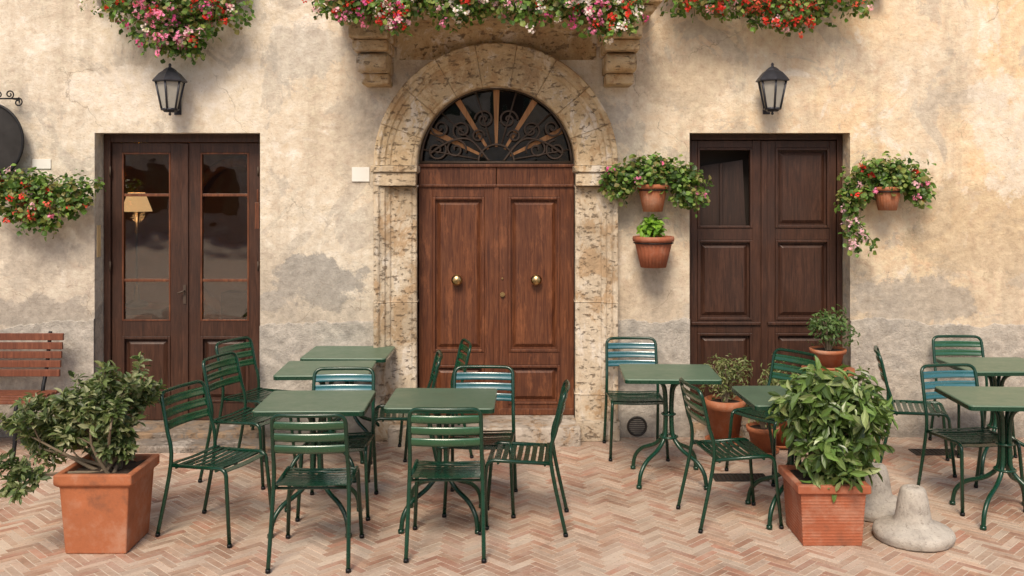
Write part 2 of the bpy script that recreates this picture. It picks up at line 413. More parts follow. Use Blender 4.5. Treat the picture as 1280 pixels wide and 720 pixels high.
def arc(cx,cz,rr,a0,a1,y,r_=.0075,n=24,mi=0):
    g.tube([(cx+rr*math.cos(a0+(a1-a0)*i/n),y,cz+rr*math.sin(a0+(a1-a0)*i/n)) for i in range(n+1)],r_,mi,6)
def scroll(cx,cz,R,a0,turns,dr,y=.10,rt=.0085,n=34):
    P=[]
    for i in range(n+1):
        t=i/n; rr=R*(1-t)**.8+.006; an=a0+dr*turns*2*math.pi*t; P.append((cx+rr*math.cos(an),y,cz+rr*math.sin(an)))
    g.tube(P,rt,0,6)
arc(AC,ZS+.025,.632,.02,math.pi-.02,.10,.012,40); g.tube([(AC-.64,.10,ZS+.03),(AC+.64,.10,ZS+.03)],.012,0,6)
arc(AC,ZS+.03,.15,0,math.pi,.10,.009)
for sx in (-1,1):
    for (rx,rz,R,a0,dr) in [(.50,.10,.085,90,1),(.34,.11,.085,200,-1),(.47,.29,.075,45,-1),(.29,.27,.075,270,1),(.10,.36,.075,0,1),(.15,.22,.05,180,-1)]:
        A=math.radians(a0); A=A if sx>0 else math.pi-A
        scroll(AC+sx*rx,ZS+.03+rz,R,A,1.6,dr*sx)
    g.tube(smooth_path([(AC+sx*.06,.10,ZS+.04),(AC+sx*.22,.095,ZS+.22),(AC+sx*.40,.09,ZS+.20),(AC+sx*.56,.10,ZS+.10)]),.009,0,6)
    for a_ in (10,42,74):
        an=math.radians(a_); g.tube([(AC+sx*.15*math.cos(an),.10,ZS+.03+.15*math.sin(an)),(AC+sx*.62*math.cos(an),.10,ZS+.03+.62*math.sin(an))],.007,0,6)
g.build('fanlight_ironwork',[M_scroll],B)

# left french doors
d=MB(); yf=.20; X0,X1=LX0+.004,LX1-.004; CX=(X0+X1)/2
d.box(X0,X0+.055,yf-.03,yf+.07,.08,TOP-.003); d.box(X1-.055,X1,yf-.03,yf+.07,.08,TOP-.003); d.box(X0+.055,X1-.055,yf-.03,yf+.07,TOP-.07,TOP-.003)
gl=MB()
for (a0,a1,sx) in ((X0+.058,CX-.002,-1),(CX+.002,X1-.058,1)):
    so,si=.085,.125
    p0,p1=(a0+so,a1-si) if sx<0 else (a0+si,a1-so)
    door_leaf(d,a0,a1,.09,TOP-.075,yf,p0,p1,[(.24,.80),(.93,2.36)],skip=(1,))
    for z in (1.275,2.0): d.box(p0,p1,yf+.008,yf+.035,z-.012,z+.012,1)
    for xx in (p0,p1-.014): d.box(xx,xx+.014,yf-.004,yf+.01,.93,2.36,1)
    d.box(p0+.014,p1-.014,yf-.004,yf+.01,.93,.944,1); d.box(p0+.014,p1-.014,yf-.004,yf+.01,2.346,2.36,1)
    gl.box(p0,p1,yf+.018,yf+.022,.93,2.36)
d.box(CX-.028,CX+.028,yf-.018,yf,.09,TOP-.08)
d.build('french_doors',[M_wood2,M_wood],B,.003)
gl.build('french_door_glass',[M_glass],B)
k=MB(); k.box(CX-.012,CX+.012,yf-.026,yf-.018,1.08,1.24); k.tube(round_path([(CX,yf-.02,1.19),(CX,yf-.06,1.19),(CX-.05,yf-.06,1.17)],.02),.008,0,8)
for z in (.5,1.4,2.2):
    k.tube([(X0+.056,yf-.035,z-.04),(X0+.056,yf-.035,z+.04)],.008,0,8); k.tube([(X1-.056,yf-.035,z-.04),(X1-.056,yf-.035,z+.04)],.008,0,8)
k.build('door_hardware',[M_scroll],B)
k=MB(); k.box(LX1-.05,LX1-.012,.02,.05,1.72,1.94,0); k.tube([(LX1-.03,.035,1.94),(LX1-.03,.035,2.05)],.008,0); k.build('shutter_latch',[M_wood],B,.004)
k=MB(); k.box(-4.6,-1.2,3.2,3.25,0,3); k.box(-4.65,-4.6,T,3.2,0,3); k.box(-1.2,-1.15,T,3.2,0,3); k.box(-4.6,-1.2,T,3.2,2.95,3.0); k.box(-4.6,-1.2,T,3.2,.03,.08); k.build('room_shell',[M_roomwall],B)
k=MB(); lx,ly=-3.50,1.0
k.lathe([(.075,.175),(.14,0)],(lx,ly,1.84),28,1); k.tube([(lx,ly,1.15),(lx,ly,1.95)],.010,0); k.lathe([(0,0),(.10,.0),(.10,.03),(.03,.06),(.02,.2),(0,.2)],(lx,ly,.96),20,0)
k.box(-4.3,-3.2,.8,1.3,.9,.95,2); k.box(-4.25,-4.2,.85,1.25,.08,.9,2); k.box(-3.3,-3.25,.85,1.25,.08,.9,2)
k.build('room_lamp_and_sideboard',[M_iron,M_shade,M_wood2],B)
pl=bpy.data.lights.new('lamp_bulb','POINT'); po=bpy.data.objects.new('lamp_bulb',pl); scene.collection.objects.link(po); po.location=(lx,ly+.0,1.80); pl.energy=22; pl.color=(1,.62,.3); pl.shadow_soft_size=.05; po.parent=B
k=MB(); k.tube([(-3.1+.6*math.cos(math.radians(a_)),2.9,1.5+.85*math.sin(math.radians(a_))) for a_ in range(0,360,12)],.06,0,8,True); k.box(-3.2,-2.3,2.6,2.9,.08,.9,1); k.box(-2.35,-1.9,1.6,2.0,.08,1.1,1)
k.box(-2.6,-2.25,3.1,3.19,1.3,2.1,2)
k.build('room_mirror_furniture',[M_ray,M_wood2,M_white],B)

# right door
d=MB(); yf=.19; X0,X1=RX0+.004,RX1-.004; CX=2.135
d.box(X0,X0+.04,yf-.02,yf+.07,.12,TOP-.003); d.box(X1-.045,X1,yf-.02,yf+.07,.12,TOP-.003); d.box(X0+.04,X1-.045,yf-.02,yf+.07,TOP-.05,TOP-.003)
for (a0,a1,sx) in ((X0+.043,CX-.002,-1),(CX+.002,X1-.048,1)):
    so,si=.055,.095
    p0,p1=(a0+so,a1-si) if sx<0 else (a0+si,a1-so)
    door_leaf(d,a0,a1,.125,TOP-.055,yf,p0,p1,[(.22,.83),(.94,1.62),(1.72,2.40)],skip=((2,) if sx<0 else ()))
    if sx<0:
        d.box(p0,p0+.02,yf-.008,yf+.045,1.72,2.40); d.box(p1-.02,p1,yf-.008,yf+.045,1.72,2.40); d.box(p0+.02,p1-.02,yf-.008,yf+.045,1.72,1.74); d.box(p0+.02,p1-.02,yf-.008,yf+.045,2.38,2.40)
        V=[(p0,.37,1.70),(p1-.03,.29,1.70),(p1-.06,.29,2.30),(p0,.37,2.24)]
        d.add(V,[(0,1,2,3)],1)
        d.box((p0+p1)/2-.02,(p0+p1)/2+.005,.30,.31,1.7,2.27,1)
d.box(CX-.025,CX+.025,yf-.018,yf,.125,TOP-.06)
d.box(X0+.045,CX-.03,yf-.022,yf-.001,.90,.925); d.box(CX+.03,X1-.05,yf-.022,yf-.001,.90,.925)
d.build('panelled_door',[M_wood2,M_wood3],B,.004)
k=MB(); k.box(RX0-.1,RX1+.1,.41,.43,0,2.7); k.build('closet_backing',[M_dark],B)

# balcony
b=MB()
b.box(AC-1.25,AC+1.22,-.66,0.0,3.40,3.46); b.box(AC-1.30,AC+1.27,-.72,0.0,3.462,3.56)
for x0 in (AC-1.13,AC+.83):
    for (dx,yo,z0,z1) in [(0,-.56,3.22,3.398),(.02,-.50,3.13,3.218),(.045,-.38,2.98,3.128),(.055,-.28,2.89,2.978)]:
        b.box(x0+dx,x0+.31-dx*.6,yo,0.0,z0,z1)
    b.tube([(x0+.04,-.38,3.05),(x0+.28,-.38,3.05)],.075,0,14)
b.build('balcony',[M_corbel],B,.018,segs=3)
c=MB();V=[];n=10
for i in range(n+1):
    an=math.pi/2*i/n
    for x in (AC-.82,AC+.83): V.append((x,-.32*(1-math.cos(an)),3.12+.28*math.sin(an)))
c.add(V,[(2*i,2*i+1,2*i+3,2*i+2) for i in range(n)],0,True); c.build('balcony_cove',[M_corbel],B)
rl=MB()
for i in range(24):
    x=AC-1.24+i*2.45/23; rl.tube([(x,-.66,3.56),(x,-.66,4.5)],.008,0,6)
rl.tube([(AC-1.26,-.66,4.5),(AC+1.23,-.66,4.5)],.014,0,8)
rl.build('balcony_railing',[M_iron],B)
u=MB()
for cx in (-2.8,2.4):
    u.box(cx-.65,cx+.65,-.16,0,3.66,3.74,1)
    for q in (-1,1):
        x0,x1=sorted((cx+q*.02,cx+q*.56)); u.box(x0,x0+.06,-.05,0,3.75,5.3,0); u.box(x1-.06,x1,-.05,0,3.75,5.3,0); u.box(x0+.06,x1-.06,-.02,0,3.75,5.3,0)
        for j in range(24): u.box(x0+.06,x1-.06,-.045,-.02,3.80+j*.062,3.83+j*.062,0)
for q in (-1,1):
    x0,x1=sorted((AC+q*.02,AC+q*.6)); u.box(x0,x1,-.05,0,3.57,5.6,0)
u.build('upper_shutters',[M_wood2,M_step],B,.003)
k=MB(); k.box(ex(440),ex(462),-.012,0,ez(227),ez(209)); k.box(ex(41),ex(64),-.012,0,ez(211),ez(199)); k.build('wall_plaque',[M_white],B,.002)
k=MB(); k.box(LX0,LX0+.006,.04,.11,ez(322),ez(282)); k.build('number_plaque',[M_orange],B,.002)
k=MB(); vx,vz=ex(796),ez(532)
k.tube([(vx+.075*math.cos(2*math.pi*i/24),-.022,vz+.075*math.sin(2*math.pi*i/24)) for i in range(24)],.009,0,6,True)
for i in range(-4,5):
    h_=math.sqrt(max(0,.072**2-(i*.016)**2)); k.tube([(vx-h_,-.022,vz+i*.016),(vx+h_,-.022,vz+i*.016)],.0035,0,5)
k.build('vent_grille',[M_grate],B)

O=empty('opposite_building',(0,-30,0)); o=MB(); o.box(-24,24,-3,0,0,7.5)
o.build('walls',[M_far],O)
o=MB()
for i in range(-7,8):
    for z in (1.0,4.8):
        o.box(i*3-.55,i*3+.55,.002,.03,z,z+1.9,0); o.box(i*3-1.05,i*3-.56,.002,.06,z,z+1.9,1); o.box(i*3+.56,i*3+1.05,.002,.06,z,z+1.9,1)
o.build('windows',[M_dark,M_green],O)

# ------------------------------------------------------------ ground
def groundmat():
    t=MT('mortar_ground'); n=t.noise(3,6,.7); t.col(t.ramp(n,[(.3,(.38,.315,.25)),(.5,(.54,.46,.37)),(.7,(.60,.525,.43))])); t.rough(.95); return t.m
g=MB(); g.add([(-250,-250,-.003),(250,-250,-.003),(250,250,-.003),(-250,250,-.003)],[(0,1,2,3)]); g.build('ground',[groundmat()])
def brickmat():
    t=MT('paving_brick'); at=t.n('ShaderNodeAttribute'); at.attribute_name='Col'
    c=at.outputs['Color']
    d=t.ramp(t.noise(1.0,6,.68,dist=.5),[(.36,(.66,.60,.55)),(.56,(1.0,.99,.97))]); c=t.mix(1,c,d,'MULTIPLY')
    dn=t.noise(2.0,7,.75,t.map(loc=(4,1,0)))
    c=t.mix(t.math('MULTIPLY',t.ramp(dn,[(.42,.08),(.60,1)]),.50),c,(.54,.445,.36))
    sp=t.noise(50,4,.75); c=t.mix(t.ramp(sp,[(.34,.5),(.45,0)]),c,(.25,.165,.115))
    c=t.mix(t.math('MULTIPLY',t.ramp(dn,[(.34,1),(.43,0)]),.55),c,(.22,.16,.12))
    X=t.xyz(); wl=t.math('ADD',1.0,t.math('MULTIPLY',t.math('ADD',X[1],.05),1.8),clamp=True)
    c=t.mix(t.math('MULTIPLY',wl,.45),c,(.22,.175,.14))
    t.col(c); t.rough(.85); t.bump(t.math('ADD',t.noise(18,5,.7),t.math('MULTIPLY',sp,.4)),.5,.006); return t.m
W=.046; nR=4; gap=.003
V=[];F=[];C=[]
c45=math.cos(math.pi/4)
pal=[(.47,.30,.21),(.51,.36,.265),(.41,.245,.165),(.55,.42,.33),(.38,.205,.135),(.49,.355,.27),(.56,.45,.355),(.43,.22,.15)]
for m_ in range(-60,61):
    for kk in range(-210,211):
        bx,by=kk+2*nR*m_,kk
        for typ in (0,1):
            if typ==0: x0,y0,lx_,ly_=bx,by,nR,1
            else: x0,y0,lx_,ly_=bx,by+1,1,nR
            cx,cy=(x0+lx_/2)*W,(y0+ly_/2)*W
            X=(cx-cy)*c45; Y=(cx+cy)*c45-4
            if abs(X)>6.0 or Y>.12 or Y<-7: continue
            hx,hy=lx_*W/2-gap,ly_*W/2-gap
            zt=random.uniform(-.0016,.0010); tx=random.uniform(-.003,.003)
            o=len(V); 
            for zz in (-.005,None):
                for (dx,dy) in ((-hx,-hy),(hx,-hy),(hx,hy),(-hx,hy)):
                    q=.0012 if zz is None else 0
                    dx2=dx-math.copysign(q,dx); dy2=dy-math.copysign(q,dy)
                    X_=((cx+dx2)-(cy+dy2))*c45; Y_=((cx+dx2)+(cy+dy2))*c45-4
                    V.append((X_,Y_,zz if zz is not None else zt+tx*(dx/hx)*.3+tx*(dy/hy)*.3))
            F+=[(o+4,o+5,o+6,o+7),(o,o+1,o+5,o+4),(o+1,o+2,o+6,o+5),(o+2,o+3,o+7,o+6),(o+3,o,o+4,o+7)]
            cc=random.choice(pal); q=random.uniform(.80,1.12); C+=[(cc[0]*q,cc[1]*q,cc[2]*q,1)]*8
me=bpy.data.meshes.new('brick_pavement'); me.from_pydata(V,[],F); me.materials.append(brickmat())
ca=me.color_attributes.new('Col','FLOAT_COLOR','POINT'); ca.data.foreach_set('color',np.array(C,dtype=np.float32).ravel())
ob=bpy.data.objects.new('brick_pavement',me); scene.collection.objects.link(ob)
def grate(x,y,lx,ly):
    g=MB(); g.box(x-lx/2,x+lx/2,y-ly/2,y-ly/2+.015,.001,.008); g.box(x-lx/2,x+lx/2,y+ly/2-.015,y+ly/2,.001,.008)
    g.box(x-lx/2,x-lx/2+.015,y-ly/2+.015,y+ly/2-.015,.001,.008); g.box(x+lx/2-.015,x+lx/2,y-ly/2+.015,y+ly/2-.015,.001,.008)
    n=int(lx/.03)
    for i in range(1,n): g.box(x-lx/2+i*lx/n-.006,x-lx/2+i*lx/n+.006,y-ly/2+.015,y+ly/2-.015,.003,.007)
    g.box(x-lx/2+.01,x+lx/2-.01,y-ly/2+.01,y+ly/2-.01,.0012,.0022,1)
    g.build('drain_grate',[M_grate,M_soil])
grate(1.62,-1.12,.38,.17); grate(3.3,-.47,.36,.16)

# ------------------------------------------------------------ furniture
def make_chair():
    m=MB(); R=.0118; hw=.205
    P=[(-hw-.01,-.275,.006),(-hw,-.185,.44),(-hw+.005,-.215,.62),(-hw+.008,-.265,.845)]
    L=smooth_path(P[:3],5)[:-1]+[Vector(P[2])]
    top=round_path([P[2],P[3],(hw-.008,-.265,.845),(hw-.005,-.215,.62)],.055,7)
    top2=[]
    for p in top:
        bow=.022*max(0,1-(p.x/hw)**2) if p.z>.80 else 0
        top2.append(Vector((p.x,p.y-bow,p.z)))
    Rr=[Vector((-p.x,p.y,p.z)) for p in reversed(L)]
    path=L[:-1]+top2[:9]+[Vector((x,-.265-.022*(1-(x/hw)**2),.845)) for x in (-.10,-.05,0,.05,.10)]+top2[-9:]+Rr[1:]
    m.tube(path,R,0,8)
    for sx in (-1,1):
        m.tube(round_path([(sx*(hw+.012),.235,.006),(sx*(hw-.008),.195,.438),(sx*(hw-.004),-.18,.425)],.05,6),R,0,8)
        m.tube([(sx*(hw+.012),.235,.0),(sx*(hw+.012),.235,.018)],.0145,1,8); m.tube([(sx*(hw+.01),-.275,.0),(sx*(hw+.01),-.272,.018)],.0145,1,8)
    m.tube([(-hw,.13,.422),(hw,.13,.422)],.008,0,6); m.tube([(-hw,-.15,.415),(hw,-.15,.415)],.008,0,6)
    ys=np.linspace(.185,-.165,9)
    for i,y in enumerate(ys):
        t_=(y+.165)/.35; z=.447-.012*math.sin(t_*math.pi)-(0.012 if i==0 else 0); n=8; V=[]
        tilt=.008 if i==0 else 0
        for j in range(n+1):
            x=-hw-.004+(2*hw+.008)*j/n; dz=-.010*(1-(2*j/n-1)**2)
            if j in(0,n): dz-=.006
            V+=[(x,y-.0155,z+dz),(x,y+.0155,z+dz-tilt),(x,y+.0155,z+dz-.004-tilt),(x,y-.0155,z+dz-.004)]
        F=[]
        for j in range(n):
            a=j*4
            for q in range(4): F.append((a+q,a+(q+1)%4,a+4+(q+1)%4,a+4+q))
        F+=[(0,1,2,3),(n*4+3,n*4+2,n*4+1,n*4)]
        m.add(V,F,0,False)
    for zc in (.785,.718,.651):
        n=10;V=[];sec=[(-.024,0),(-.012,-.004),(.0,-.0055),(.012,-.004),(.024,0)]
        for j in range(n+1):
            x=-hw+.004+(2*hw-.008)*j/n; by=-.024*(1-(2*j/n-1)**2)
            for (dz,cup) in sec:
                z=zc+dz; yy=-.215-(z-.62)/.225*.05+by
                V.append((x,yy+.003+cup,z))
            for (dz,cup) in reversed(sec):
                z=zc+dz; yy=-.215-(z-.62)/.225*.05+by
                V.append((x,yy-.001+cup,z))
        F=[];N_=10
        for j in range(n):
            for q in range(N_):
                q2=(q+1)%N_; F.append((j*N_+q,(j+1)*N_+q,(j+1)*N_+q2,j*N_+q2))
        m.add(V,F,2,True)
    return m
chair_mesh={}
def chair(x,y,face,sky_tint=False):  # flag picks back slats with the sky reflection coloured in
    if sky_tint not in chair_mesh:
        ob=make_chair().build('metal_chair',[M_green,M_iron,M_slat_sky if sky_tint else M_slatg]); chair_mesh[sky_tint]=ob.data
    else:
        ob=bpy.data.objects.new('metal_chair',chair_mesh[sky_tint]); scene.collection.objects.link(ob)
    ob.location=(x,y,.002); ob.rotation_euler=(0,0,math.radians(face-90)); return ob
def make_table():
    m=MB(); h=.33; hy=.285; rc=.03; N=6; ring=[]
    for (cx,cy,a0) in ((h-rc,hy-rc,0),(-h+rc,hy-rc,90),(-h+rc,-hy+rc,180),(h-rc,-hy+rc,270)):
        for i in range(N+1):
            a=math.radians(a0+90*i/N); ring.append((cx,cy,math.cos(a),math.sin(a)))
    n=len(ring)
    def lvl(r,z): return [(cx+r*c,cy+r*s_,z) for cx,cy,c,s_ in ring]
    V=lvl(rc-.006,.760)+lvl(rc-.001,.7575)+lvl(rc,.752)+lvl(rc,.728)+lvl(rc-.004,.728)+lvl(rc-.004,.748)
    F=[tuple(range(n))]
    m.add(V,F,0,False); o=len(m.v)-len(V)
    for l in range(5):
        for i in range(n):
            i2=(i+1)%n; m.f.append((o+l*n+i,o+(l+1)*n+i,o+(l+1)*n+i2,o+l*n+i2)); m.m.append(0 if l<2 else 1); m.s.append(l<2)
    m.f.append(tuple(o+5*n+i for i in reversed(range(n)))); m.m.append(1); m.s.append(False)
    m.box(-.30,.30,-.015,.015,.724,.7475,1); m.box(-.015,.015,-.26,-.016,.724,.7475,1); m.box(-.015,.015,.016,.26,.724,.7475,1)
    for i in range(4):
        a=math.radians(45+90*i); c,s_=math.cos(a),math.sin(a)
        P=[(.13,.722),(.05,.66),(.030,.55),(.030,.40),(.045,.30),(.12,.225),(.24,.17),(.305,.10),(.325,.012)]
        m.tube(smooth_path([(r*c,r*s_,z) for r,z in P],5),.0145,1,8)
        m.tube([(.325*c,.325*s_,0),(.325*c,.325*s_,.02)],.019,1,10)
    m.tube([(.046*math.cos(k*math.pi/6),.046*math.sin(k*math.pi/6),.46) for k in range(12)],.008,1,6,True)
    m.tube([(.06*math.cos(k*math.pi/6),.06*math.sin(k*math.pi/6),.30) for k in range(12)],.009,1,6,True)
    return m
table_mesh=None
def table(x,y,rot=0):
    global table_mesh
    if table_mesh is None:
        ob=make_table().build('bistro_table',[M_top,M_green]); table_mesh=ob.data
    else:
        ob=bpy.data.objects.new('bistro_table',table_mesh); scene.collection.objects.link(ob)
    ob.location=(x,y,.002); ob.rotation_euler=(0,0,math.radians(rot))
table(-1.20,-2.05,1); table(-.43,-1.98,-1); table(-1.34,-1.00,2); table(-1.29,-.34,-1)
table(1.11,-1.14,-2); table(1.78,-1.90,2); table(3.58,-.86,1); table(3.09,-1.93,-3)
for c_ in [(-1.10,-2.52,91),(-.37,-2.38,90),(-1.77,-2.15,-20),(.06,-2.03,176),(-1.12,-1.76,-88,True),(-.20,-1.70,-92,True),
           (-1.98,-.42,-26),(-1.86,-1.10,-18),(-.62,-.47,192),(-.80,-.98,186),(.96,-.47,-90,True),(1.37,-1.95,8),
           (1.88,-1.0,214),(3.0,-.83,-18),(3.63,-.38,-90),(3.02,-1.64,-82,True)]:
    chair(*c_)

# bench
b=MB(); bx0,bx1=-5.65,-3.62
for i,(z,y) in enumerate([(.86,-.20),(.79,-.215),(.72,-.23),(.65,-.245),(.58,-.26)]):
    b.box(bx0,bx1,y-.012,y+.012,z-.028,z+.028,0)
for i in range(6): b.box(bx0,bx1,-.30-.075*i-.03,-.30-.075*i+.03,.435-.004*abs(i-3),.458-.004*abs(i-3),0)
for x in (bx0+.15,bx1-.12,(bx0+bx1)/2):
    b.tube(smooth_path([(x,-.17,.90),(x,-.24,.60),(x,-.30,.43),(x,-.27,.2),(x,-.20,0)]),.016,1,8)
    b.tube(smooth_path([(x,-.27,.42),(x,-.50,.425),(x,-.70,.42),(x,-.72,.2),(x,-.76,0)]),.016,1,8)
b.build('wooden_bench',[M_bench,M_iron],None,.004)

# hanging sign
S=empty('hanging_sign'); b=MB(); cx,cz=-4.28,2.44
V=[];n=40
for y in (-.13,-.10):
    for i in range(n): V.append((cx+.295*math.cos(2*math.pi*i/n),y,cz+.31*math.sin(2*math.pi*i/n)))
b.add(V,[tuple(range(n)),tuple(reversed(range(n,2*n)))]+[(i,(i+1)%n,n+(i+1)%n,n+i) for i in range(n)],0)
b.tube([(cx+.298*math.cos(2*math.pi*i/n),-.133,cz+.313*math.sin(2*math.pi*i/n)) for i in range(n)],.012,1,8,True)
b.build('sign_board',[simple('sign_paint',(.022,.019,.017),.35,0,8,.4),M_iron],S)
g=MB()
g.tube([(cx-.25,-.115,cz+.35),(cx+.26,-.115,cz+.35)],.007,0,6)
g.tube([(cx,-.115,cz+.35),(cx,-.115,cz+.31)],.007,0,6)
scroll(cx+.25,cz+.32,.03,math.pi/2,1.3,-1,-.115,.006); scroll(cx+.18,cz+.385,.03,-math.pi/2,1.4,1,-.115,.006); scroll(cx+.09,cz+.38,.027,-math.pi/2,1.4,-1,-.115,.006)
g.tube([(cx-.25,-.115,cz+.35),(cx-.25,0,cz+.35)],.007,0,6); g.tube([(cx+.20,-.115,cz+.35),(cx+.20,0,cz+.35)],.007,0,6)
g.tube([(cx,-.10,cz),(cx,0,cz)],.01,0,6)
g.build('sign_bracket',[M_iron],S)

# lanterns
def lantern(x,z):
    m=MB(); cy=-.19; n=6
    def hexr(r,zz): return [(x+r*math.cos(math.pi/6+k*math.pi/3),cy+r*math.sin(math.pi/6+k*math.pi/3),zz) for k in range(n)]
    zt=z-.13; zb=z-.36
    A=hexr(.108,zt);Bb=hexr(.060,zb); m.add(A+Bb,[(i,n+i,n+(i+1)%n,(i+1)%n) for i in range(n)],1)
    A=hexr(.113,zt);Bb=hexr(.064,zb)
    for i in range(n): m.tube([A[i],Bb[i]],.009,0,6); m.tube([A[i],A[(i+1)%n]],.012,0,6); m.tube([Bb[i],Bb[(i+1)%n]],.010,0,6)
    P=[(.135,-.008),(.138,.0),(.120,.022),(.085,.062),(.055,.082),(.050,.090),(.030,.105),(.012,.112),(.010,.122),(.014,.13),(.006,.142),(0,.145)]
    V=[];np_=len(P)
    for k in range(n):
        a_=math.pi/6+k*math.pi/3
        for (r,dz) in P: V.append((x+r*math.cos(a_),cy+r*math.sin(a_),zt+dz))
    m.add(V,[(k*np_+i,((k+1)%n)*np_+i,((k+1)%n)*np_+i+1,k*np_+i+1) for k in range(n) for i in range(np_-1)]+[tuple(k*np_ for k in reversed(range(n)))],0)
    m.add(hexr(.066,zb)+hexr(.045,zb-.022),[(i,(i+1)%n,n+(i+1)%n,n+i) for i in range(n)]+[tuple(range(n,2*n))],0)
    m.lathe([(.0,-.05),(.010,-.045),(.012,-.035),(.006,-.022),(.02,-.02)],(x,cy,zb),10,0)
    m.tube([(x,cy,zb),(x,cy,zb+.09)],.014,0,8); m.lathe([(0,.17),(.018,.16),(.026,.13),(.018,.10),(.012,.09)],(x,cy,zb),12,1)
    m.tube(smooth_path([(x,0,zb+.03),(x,-.05,zb-.01),(x,-.11,zb-.005),(x,cy,zb-.02)]),.009,0,8)
    m.tube(smooth_path([(x,0,zt-.03),(x,-.04,zt+.05),(x,-.10,zt+.07),(x,cy+.05,zt+.05)]),.009,0,8)
    m.box(x-.028,x+.028,-.014,0,zb-.03,zt+.02,0)
    m.build('wall_lantern',[M_lamp,M_lglass])
lantern(-2.765,3.055); lantern(2.105,3.06)

# ------------------------------------------------------------ plants
def unit(a): return a/np.maximum(np.linalg.norm(a,axis=1,keepdims=True),1e-9)
def leafmesh(name,P,O,size,aspect,pal,mat,parent=None,droop=.3,up=.5,jit=.7,var=.25,fold=.22,sizevar=.35):
    P=np.asarray(P,float);O=np.asarray(O,float);N=len(P)
    nrm=unit(O*.7+np.array([0,-.12,up])+RNG.normal(0,jit*.5,(N,3)))
    d=unit(np.cross(nrm,RNG.normal(0,1,(N,3))))
    d=unit(d+O*.5+np.array([0,0,-droop]))
    sd=unit(np.cross(d,nrm)); nrm=np.cross(sd,d)
    L=(size*(1+RNG.uniform(-sizevar,sizevar,N)))[:,None]; Wd=L*aspect
    base=P; tip=P+d*L-nrm*L*.10
    l=P+d*L*.45-sd*Wd*.5+nrm*L*fold*.5; r=P+d*L*.45+sd*Wd*.5+nrm*L*fold*.5
    l2=P+d*L*.78-sd*Wd*.34+nrm*L*fold*.2; r2=P+d*L*.78+sd*Wd*.34+nrm*L*fold*.2
    c=P+d*L*.55
    V=np.stack([base,r,r2,tip,l2,l,c],1).reshape(-1,3)
    idx=np.arange(N)[:,None]*7
    F=np.concatenate([idx+np.array([[0,1,2,6]]),idx+np.array([[6,2,3,4]]),idx+np.array([[0,6,4,5]])],1).reshape(-1,4)
    me=bpy.data.meshes.new(name); me.from_pydata(V.tolist(),[],F.tolist()); me.materials.append(mat)
    pl=np.array(pal); col=pl[RNG.integers(0,len(pl),N)]*(1+RNG.uniform(-var,var,(N,1)))
    col=np.concatenate([np.clip(col,0,1),np.ones((N,1))],1); col=np.repeat(col,7,axis=0).astype(np.float32)
    ca=me.color_attributes.new('Col','FLOAT_COLOR','POINT'); ca.data.foreach_set('color',col.ravel())
    ob=bpy.data.objects.new(name,me); scene.collection.objects.link(ob)
    if parent: ob.parent=parent
    return ob
def clumps(cent,rad,K,n,cr=.35,shell=.5,minr=0.0):
    cent=np.array(cent,float);rad=np.array(rad,float)
    u=unit(RNG.normal(0,1,(K,3)))*(RNG.uniform(minr,1,(K,1))**.45)
    cc=cent+u*rad*(1-cr*.5)
    P=[];O=[]
    for k in range(K):
        m=max(3,int(n*RNG.uniform(.5,1.5))); v=unit(RNG.normal(0,1,(m,3))); r=RNG.uniform(shell,1,(m,1))*cr*RNG.uniform(.7,1.2)
        p=cc[k]+v*r*rad.mean(); P.append(p); O.append(unit(v+(p-cent)/rad*.6))
    return np.concatenate(P),np.concatenate(O),cc
def flowers(P,O,n,pals,hr=.028,petal=.022,parent=None,name='blossoms',k=14):
    P=np.asarray(P);O=np.asarray(O)
    idx=np.where(O[:,1]<-.25)[0]; idx=RNG.choice(idx,min(n,len(idx)),replace=False)
    groups={}
    for i in idx:
        gi=int((math.sin(P[i][0]*5.1)+1)*.5*len(pals)+RNG.normal(0,1.2))%len(pals); c=P[i]+O[i]*RNG.uniform(.015,.045); v=unit(RNG.normal(0,1,(k,3))+O[i]*.8)
        groups.setdefault(int(gi),[[],[]]); h=hr*RNG.uniform(.45,1.2)
        groups[int(gi)][0].append(c+v*h); groups[int(gi)][1].append(v)
    for gi,(a_,b_) in groups.items():
        leafmesh(name,np.concatenate(a_),np.concatenate(b_),petal,.95,[pals[gi],tuple(min(1,x*1.15+.02) for x in pals[gi])],M_petal,parent,droop=0,up=.1,jit=.5,var=.12)
GER=[(.10,.20,.03),(.14,.27,.045),(.07,.14,.026),(.19,.31,.06),(.05,.10,.02),(.25,.32,.08),(.22,.20,.06)]
PINK=(.82,.26,.46); RED=(.78,.05,.03); WHITE=(.86,.74,.74); CORAL=(.85,.15,.09); MAG=(.65,.09,.30); LPINK=(.86,.52,.62)
def strands(P0,n,length,spread,step=.03):
    P=[];O=[];paths=[]
    P0=np.asarray(P0)
    for _ in range(n):
        p=P0[RNG.integers(0,len(P0))].copy(); d=np.array([RNG.normal(0,spread),-.2,-.6]); ln=length*RNG.uniform(.4,1.1); path=[p.copy()]
        for s_ in range(int(ln/step)):
            d=d+np.array([RNG.normal(0,.25),RNG.normal(0,.08),-.15]); d/=np.linalg.norm(d); p=p+d*step; path.append(p.copy())
            for _k in range(2):
                o=unit(RNG.normal(0,1,(1,3)))[0]; o[1]-=.3; P.append(p+o*.018); O.append(o)
        paths.append(path)
    return np.array(P),np.array(O),paths
